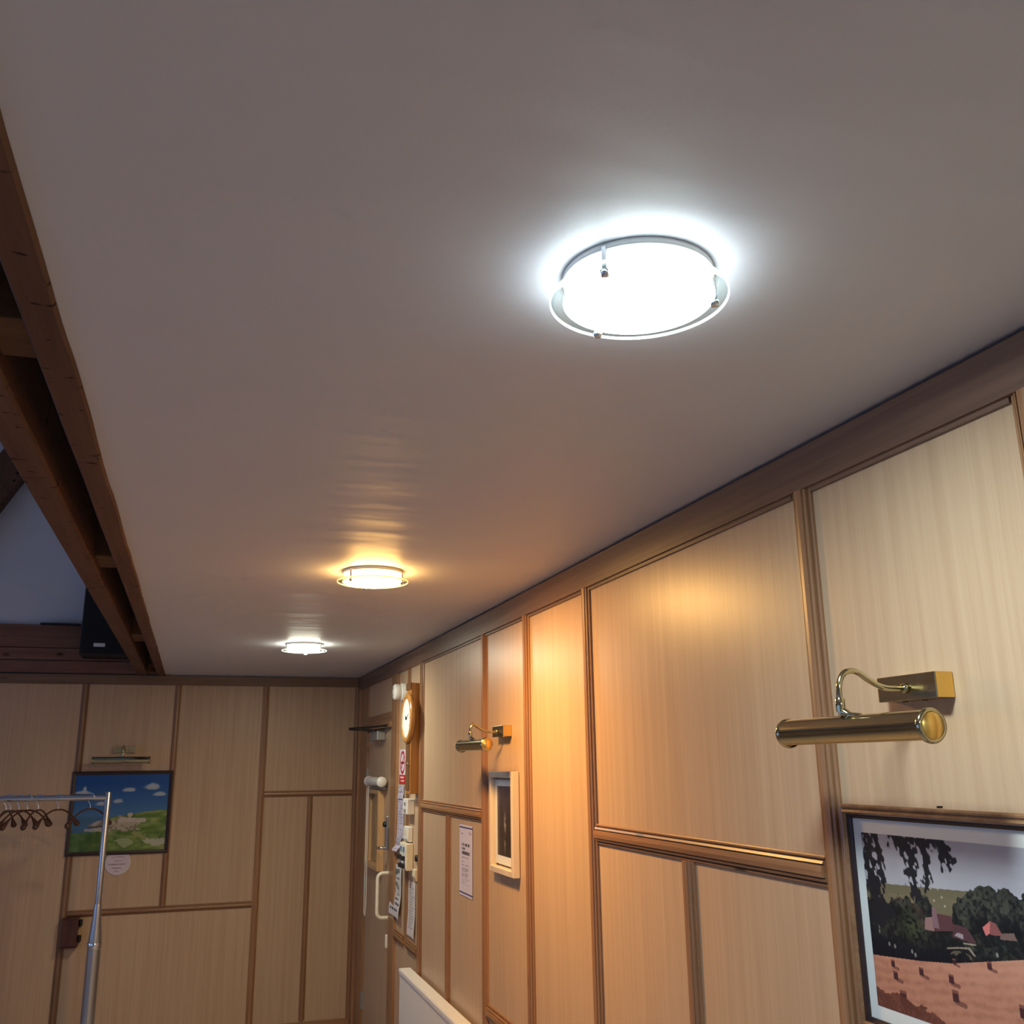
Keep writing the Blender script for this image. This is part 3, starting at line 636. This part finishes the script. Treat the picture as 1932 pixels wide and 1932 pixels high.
# loudspeaker
sp = empty('loudspeaker', (-.72, 8.9, 2.53)); tag(sp, 'black box loudspeaker hung on the gable above the far wall', 'loudspeaker')
MB().box(-.975, -.50, 8.80, 9.12, 2.525, 3.18).build('cabinet', 'black', sp, bevel=.01)
MB().box(-.965, -.51, 8.785, 8.80, 2.54, 3.165).build('grille', plain('speaker_grille', (.008, .008, .010), .8, noise=.4, nscale=300), sp, bevel=.006)
MB().box(-.865, -.775, 8.781, 8.786, 2.595, 2.625).build('badge', 'white_metal', sp)
MB().box(-.80, -.66, 9.11, YB + .025, 2.86, 3.0).build('bracket', 'grey_pl', sp)

# ================================================================ GARMENT RAIL AND HANGERS
YR, ZR = 8.20, 1.388
gr = empty('garment_rail', (-1.5, YR, ZF)); tag(gr, 'chrome garment rail on posts in front of the far wall', 'garment rail')
MB().tube([(-2.40, YR, ZR), (-.60, YR, ZR - .006)], .022, 16).build('hanging_bar', 'chrome', gr)
for x in (-.598, -2.40):
    p_ = MB().lathe([(.0, .035), (.021, .034), (.023, .030), (.023, -.78)], (x, YR, ZR), (0, 0, 1), 20, cap=False).build('post', 'steel', gr)
    MB().lathe([(.025, -.77), (.027, -.78), (.030, -.86), (.046, -1.0), (.048, -1.06), (.050, ZF - ZR + .12)], (x, YR, ZR), (0, 0, 1), 22, cap=False).build('sleeve', 'steel', p_)
    MB().lathe([(.051, -1.035), (.053, -1.04), (.053, -1.075), (.051, -1.08)], (x, YR, ZR), (0, 0, 1), 22, cap=False).build('clamp_ring', 'chrome', p_)
    ft = MB().box(x - .03, x + .03, YR - .33, YR + .33, ZF + .07, ZF + .12).build('foot', 'steel', gr, bevel=.008)
    for y in (YR - .29, YR + .29): MB().lathe([(.035, -.015), (.035, .015)], (x, y, ZF + .035), (1, 0, 0), 18).build('caster', 'black', ft)
def hanger(x, ang, k, drop=.088, label=''):
    t = empty('clothes_hanger', (x, YR, ZR)); tag(t, label, 'clothes hanger', 'hangers on the garment rail')
    d = Vector((math.cos(ang), math.sin(ang), 0)); e_ = Vector((-math.sin(ang), math.cos(ang), 0)); o = Vector((x, YR, ZR))
    hook = [o + e_ * (.030 * math.cos(a)) + Vector((0, 0, .030 * math.sin(a) - .004)) for a in [math.radians(200 - i * 25) for i in range(9)]]
    hook += [o + e_ * .026 + Vector((0, 0, -.03)), o + e_ * .004 + Vector((0, 0, -.055)), o + Vector((0, 0, -drop))]
    MB().tube(hook, .0038, 7).build('hook', 'steel', t)
    half = .205; pts = []
    for i in range(21):
        s_ = -1 + i / 10; pts.append(o + d * (half * s_) + Vector((0, 0, -drop - .105 * abs(s_) ** 2.2)))
    MB().tube(pts, lambda s_: .0065 + .013 * max(0, abs(2 * s_ - 1) - .78) / .22, 8).build('shoulder_bow', 'hanger', t)
    for s_ in (-1, 1):
        q_ = o + d * (half * s_) + Vector((0, 0, -drop - .105))
        MB().lathe([(.0, -.014), (.010, -.012), (.019, .0), (.021, .012), (.014, .026), (.0, .030)], tuple(q_), (d * s_ * .7 + Vector((0, 0, -.7))), 12, cap=False).build('shoulder_knob', 'hanger', t)
hang = [(-1.291, 82, 'leftmost dark clothes hanger on the chrome rail'), (-1.262, 68, 'dark clothes hanger second from the left end of the rail'),
        (-1.204, 62, 'dark clothes hanger third from the left on the chrome rail'), (-1.148, 52, 'dark clothes hanger in the middle of the seven on the rail'),
        (-1.074, 73, 'narrow-turned dark hanger third from the rail post'), (-.938, 55, 'dark clothes hanger second from the rail post'),
        (-.716, 52, 'single dark hanger beside the rail post, in front of the painting')]
for k, (x, a, lb) in enumerate(hang): hanger(x, math.radians(a), k, label=lb)

# ================================================================ CLOCK AND NOTICE CORNER
ck = empty('wall_clock', (XR, 6.63, 1.40)); tag(ck, 'wooden pendulum wall clock with round white dial and long case', 'clock')
MB().box(1.405, XR - .002, 6.562, 6.70, 1.405, 2.145).build('case', 'clockwood', ck, bevel=.004)
MB().box(1.400, 1.406, 6.578, 6.692, 1.43, 1.74).build('case_door', 'clockdark', ck); MB().box(1.398, 1.405, 6.557, 6.705, 2.10, 2.15).build('case_top', 'clockdark', ck, bevel=.003)
MB().lathe([(.008, 0), (.008, .012), (.0, .014)], (1.400, 6.585, 1.60), (-1, 0, 0), 12).build('door_knob', 'brass', ck)
hd = MB().lathe([(.13, -.004), (.168, -.002), (.172, .010), (.168, .022), (.150, .030), (.134, .026), (.130, .020)], (1.410, 6.63, 1.908), (-1, 0, 0), 56, cap=False).build('dial_rim', 'clockwood', ck)
def dial(u, v):
    x, y = 2 * u - 1, 2 * v - 1
    x, y = x * np.sqrt(1 - y * y / 2), y * np.sqrt(1 - x * x / 2); r = np.hypot(x, y); th = np.degrees(np.arctan2(y, x))
    a = fillc(u, (222, 226, 222))
    a = mixc(a, (120, 124, 124), ((abs(th % 30 - 15) > 13.0) & (r > .62) & (r < .86)) * .6); a = mixc(a, (70, 80, 78), (abs(r - .94) < .012) * .6)
    a = mixc(a, (20, 34, 34), (seg_dist(x, y, [(0, 0), (-.28, .10)]) < .05) * 1.); a = mixc(a, (20, 34, 34), (seg_dist(x, y, [(.08, -.03), (.50, .20)]) < .035) * 1.)
    return a
def dial_pt(u, v):
    x, y = 2 * u - 1, 2 * v - 1
    return (1.388, 6.63 - .131 * x * math.sqrt(max(0, 1 - y * y / 2)), 1.908 + .131 * y * math.sqrt(max(0, 1 - x * x / 2)))
dl = sheet('dial', dial_pt, 80, 80, dial, 'paper', ck); dl['label'] = 'white clock dial'
MB().lathe([(.0, .004), (.012, .004), (.012, .0)], (1.386, 6.63, 1.908), (-1, 0, 0), 14, cap=False).build('hand_boss', 'black', ck)

sn = empty('alarm_sounder', (XR, 7.12, 2.11)); tag(sn, 'round white alarm sounder beside the top of the wall clock', 'alarm')
MB().lathe([(.066, 0), (.066, .03), (.060, .036)], (XR, 7.10, 2.12), (-1, 0, 0), 32).build('sounder_base', 'white_pl', sn)
MB().lathe([(.052, .034), (.058, .05), (.058, .078), (.050, .088), (.0, .090)], (XR, 7.10, 2.12), (-1, 0, 0), 32, cap=False).build('sounder_body', 'white_pl', sn)
for dy, dz_ in ((.02, .025), (.02, -.02)): MB().lathe([(.008, .088), (.008, .091), (.0, .091)], (XR, 7.10 + dy, 2.12 + dz_), (-1, 0, 0), 10, cap=False).build('sound_hole', 'grey_pl', sn)

def on_r(y0, y1, z0, z1, off=.003, curl=0.0):
    """sheet on the near wall: u runs from far-left (large y) to right"""
    return lambda u, v: (XR - off - curl * (math.sin(v * 7 + 1) * .5 + .5) * (1 - v) - curl * .5 * (1 - v) * abs(u - .5), y1 + (y0 - y1) * u, z0 + (z1 - z0) * v)
def nosmoke(u, v):
    a = fillc(u, (226, 214, 224)); y = (v - .62) / .34; x = (u - .5) / .40; r = np.hypot(x, y)
    a = mixc(a, (40, 30, 34), ((abs(y + .05) < .10) & (abs(x) < .62)) * 1.); a = mixc(a, (176, 30, 50), ((abs(r - .88) < .13) | ((abs(x - y) < .16) & (r < .9))) * 1.)
    a = mixc(a, (190, 42, 44), (v < .26) * 1.); return text_rows(a, u, v, [(.18, .03, .15, .85, .1), (.09, .025, .2, .8, .08)], 3, (240, 220, 220))
tag(sheet('no_smoking_sign', on_r(7.03, 7.25, 1.462, 1.705), 40, 60, nosmoke, 'paper', base=(XR, 7.14, 1.46)), 'white and red no smoking sign on the panel beside the clock', 'sign')
def lilac(seed):
    def f(u, v):
        n_ = vnoise(u, v, 6, 10, seed); a = mixc(fillc(u, (206, 200, 218)), (160, 152, 176), (n_ - .45) * 2.2)
        return text_rows(a, u, v, [(.95 - .075 * i, .016, .12, .5 + .1 * ((i * 7 + seed) % 5), .06) for i in range(11)], seed, (128, 122, 146))
    return f
tag(sheet('paper_notice', on_r(7.07, 7.27, 1.355, 1.452, .004, .006), 16, 16, lilac(41), 'paper', base=(XR, 7.17, 1.36)), 'small blank lilac paper directly under the no smoking sign', 'notice')
tag(sheet('paper_notice', on_r(7.06, 7.285, 1.085, 1.365, .003, .004), 24, 40, lilac(42), 'paper', base=(XR, 7.17, 1.09)), 'tall lilac printed paper with grey writing under the no smoking sign', 'notice')
def board(u, v):
    a = fillc(u, (214, 210, 212))
    a = mixc(a, (84, 96, 92), ((abs(v - .82) < .10) & (abs(u - .5) < .32) & (vnoise(u, v, 8, 14, 51, 2) > .42)) * .9); a = mixc(a, (112, 112, 104), ((abs(v - .53) < .13) & (abs(u - .55) < .3) & (vnoise(u, v, 8, 14, 52, 2) > .45)) * .85)
    return text_rows(a, u, v, [(.345, .018, .3, .8, .06), (.25, .024, .15, .9, .07), (.14, .024, .12, .8, .07)], 53, (70, 66, 90))
tag(sheet('curling_notice', on_r(7.09, 7.44, .545, .895, .006, .018), 24, 60, board, 'paper', base=(XR, 7.26, .545)), 'long curling white notice with bold print beside the door handle', 'notice')
def scribble(u, v):
    a = fillc(u, (212, 204, 204))
    for i in range(16):
        vc = .93 - i * .052; a = mixc(a, (104, 100, 112), ((abs(v - vc - .012 * np.sin(u * 40 + i * 2)) < .008) & (u > .12) & (u < .55 + .35 * ((i * 5) % 7) / 7)) * .85)
    return a
tag(sheet('handwritten_notice', on_r(6.64, 6.86, .485, .83, .004, .008), 30, 70, scribble, 'paper', base=(XR, 6.75, .485)), 'long white handwritten sheet hanging below the cream control box', 'notice')
# small devices
t1 = tag(MB().box(1.422, XR - .002, 6.715, 6.865, 1.265, 1.368).build('switch_box', 'white_pl', base=(XR, 6.79, 1.265), bevel=.005), 'square white plastic switch box right under the wall clock', 'switch box')
for z in (1.29, 1.335): MB().box(1.417, 1.423, 6.77, 6.81, z - .010, z + .010).build('switch', 'grey_pl', t1, bevel=.002)
t2 = tag(MB().prism([(0, 0), (.0, .10), (.035, .10), (.040, .02), (.034, .004), (.02, -.002)], (XR - .002, 6.755, 1.083), (XR - .002, 6.90, 1.083), (-1, 0, 0), (0, 0, 1)).build('thermostat', 'white_pl', base=(XR, 6.82, 1.083), bevel=.006), 'small rounded white thermostat between the switch box and cream control box', 'thermostat')
MB().box(XR - .042, XR - .038, 6.80, 6.86, 1.12, 1.165).build('thermostat_dial', 'cream', t2, bevel=.002)
t3 = empty('control_box', (XR, 6.84, .90)); tag(t3, 'big cream control box with black terminals and blue label', 'control box')
MB().box(1.425, XR - .002, 6.735, 6.95, .90, 1.075).build('box_body', 'cream', t3, bevel=.005)
MB().box(1.421, 1.426, 6.745, 6.94, .915, 1.065).build('front_plate', 'white_pl', t3, bevel=.002)
for y in (6.78, 6.87): MB().box(1.417, 1.422, y, y + .045, 1.02, 1.05).build('blue_label', plain('blue_label_%d' % int(y * 100), (.16, .26, .38), .5), t3)
for y, z in ((6.76, .915), (6.85, .915), (6.76, .965), (6.88, .968)): MB().box(1.400, 1.422, y, y + .05, z, z + .028).build('terminal', 'black', t3, bevel=.003)
tag(MB().lathe([(.022, 0), (.022, .012), (.018, .016), (.0, .016)], (XR, 6.615, .99), (-1, 0, 0), 24, cap=False).build('black_wall_disc', 'black', base=(XR, 6.615, .99)), 'small round black fitting on the panel beside the cream control box', 'wall fitting')  # small black disc, purpose unknown
tag(MB().prism([(0, 0), (0, .075), (.018, .075), (.022, .03), (.010, 0)], (XR, 6.60, .845), (XR, 6.68, .845), (-1, 0, 0), (0, 0, 1)).build('wall_hook', 'cream', base=(XR, 6.64, .845), bevel=.004), 'little cream plastic holder below the small round black fitting', 'holder')
tag(sheet('curled_slip', on_r(7.12, 7.29, .99, 1.085, .006, .03), 12, 16, lilac(44), 'paper', base=(XR, 7.2, .99)), 'crumpled white slip left of the cream control box', 'notice')

def notice(u, v):
    a = fillc(u, (212, 204, 220)); a = mixc(a, (54, 58, 120), ((abs(v - .962) < .010) | (abs(v - .038) < .010)) * 1.)
    a = text_rows(a, u, v, [(.895, .012, .06, .10, .03), (.87, .009, .08, .32, .03), (.905, .012, .74, .92, .05), (.88, .012, .78, .92, .05)], 60, (110, 110, 130))
    a = text_rows(a, u, v, [(.715, .020, .16, .80, .045), (.660, .018, .16, .45, .045), (.600, .022, .16, .80, .05)], 61, (44, 42, 52))
    rows = [(.535, .007, .18, .72, .03), (.52, .005, .18, .40, .03), (.475, .007, .18, .38, .03), (.43, .007, .18, .74, .03)] + [(.385 - .02 * i, .006, .18, .80 - .1 * (i % 3), .025) for i in range(3)] + [(.31 - .02 * i, .006, .18, .75 - .08 * (i % 3), .025) for i in range(3)] + [(.24 - .02 * i, .006, .18, .80 - .12 * (i % 4), .025) for i in range(5)]
    return text_rows(a, u, v, rows, 62, (120, 116, 130))
tag(sheet('printed_notice', on_r(5.243, 5.513, .895, 1.268, .003), 90, 150, notice, 'paper', base=(XR, 5.38, .895)), 'white printed notice with dark blue lines on the panel by the radiator', 'notice')

# ================================================================ RADIATOR
rd = empty('radiator', (1.42, 5.9, -.40)); tag(rd, 'white panel radiator with grille top against the oak wall', 'radiator')
RY0, RY1 = 5.13, 6.69
MB().box(1.383, 1.398, RY0, RY1, -.40, .300).build('front_panel', 'rad', rd, bevel=.006)
MB().prism([(0, .27), (.005, .27), (.008, .285), (.008, .302), (.003, .309), (0, .309)], (1.385, RY0, 0), (1.385, RY1, 0), (-1, 0, 0), (0, 0, 1)).build('front_lip', 'rad', rd)
MB().box(1.440, 1.450, RY0, RY1, -.40, .300).build('back_panel', 'rad', rd, bevel=.003)
for y in (RY0, RY1 - .006): MB().box(1.383, 1.451, y, y + .006, -.38, .308).build('end_cover', 'rad', rd, bevel=.002)
g = [RY0 + .008, RY0 + .055, RY0 + .10, 5.93, RY1 - .008]
for a, b in zip(g, g[1:]): MB().box(1.386, 1.451, a + .002, b - .002, .302, .310).build('top_grille', 'rad', rd, bevel=.002)
for y in (RY0 + .3, RY1 - .3): MB().box(1.449, XR, y - .02, y + .02, -.2, .1).build('bracket', 'rad', rd)
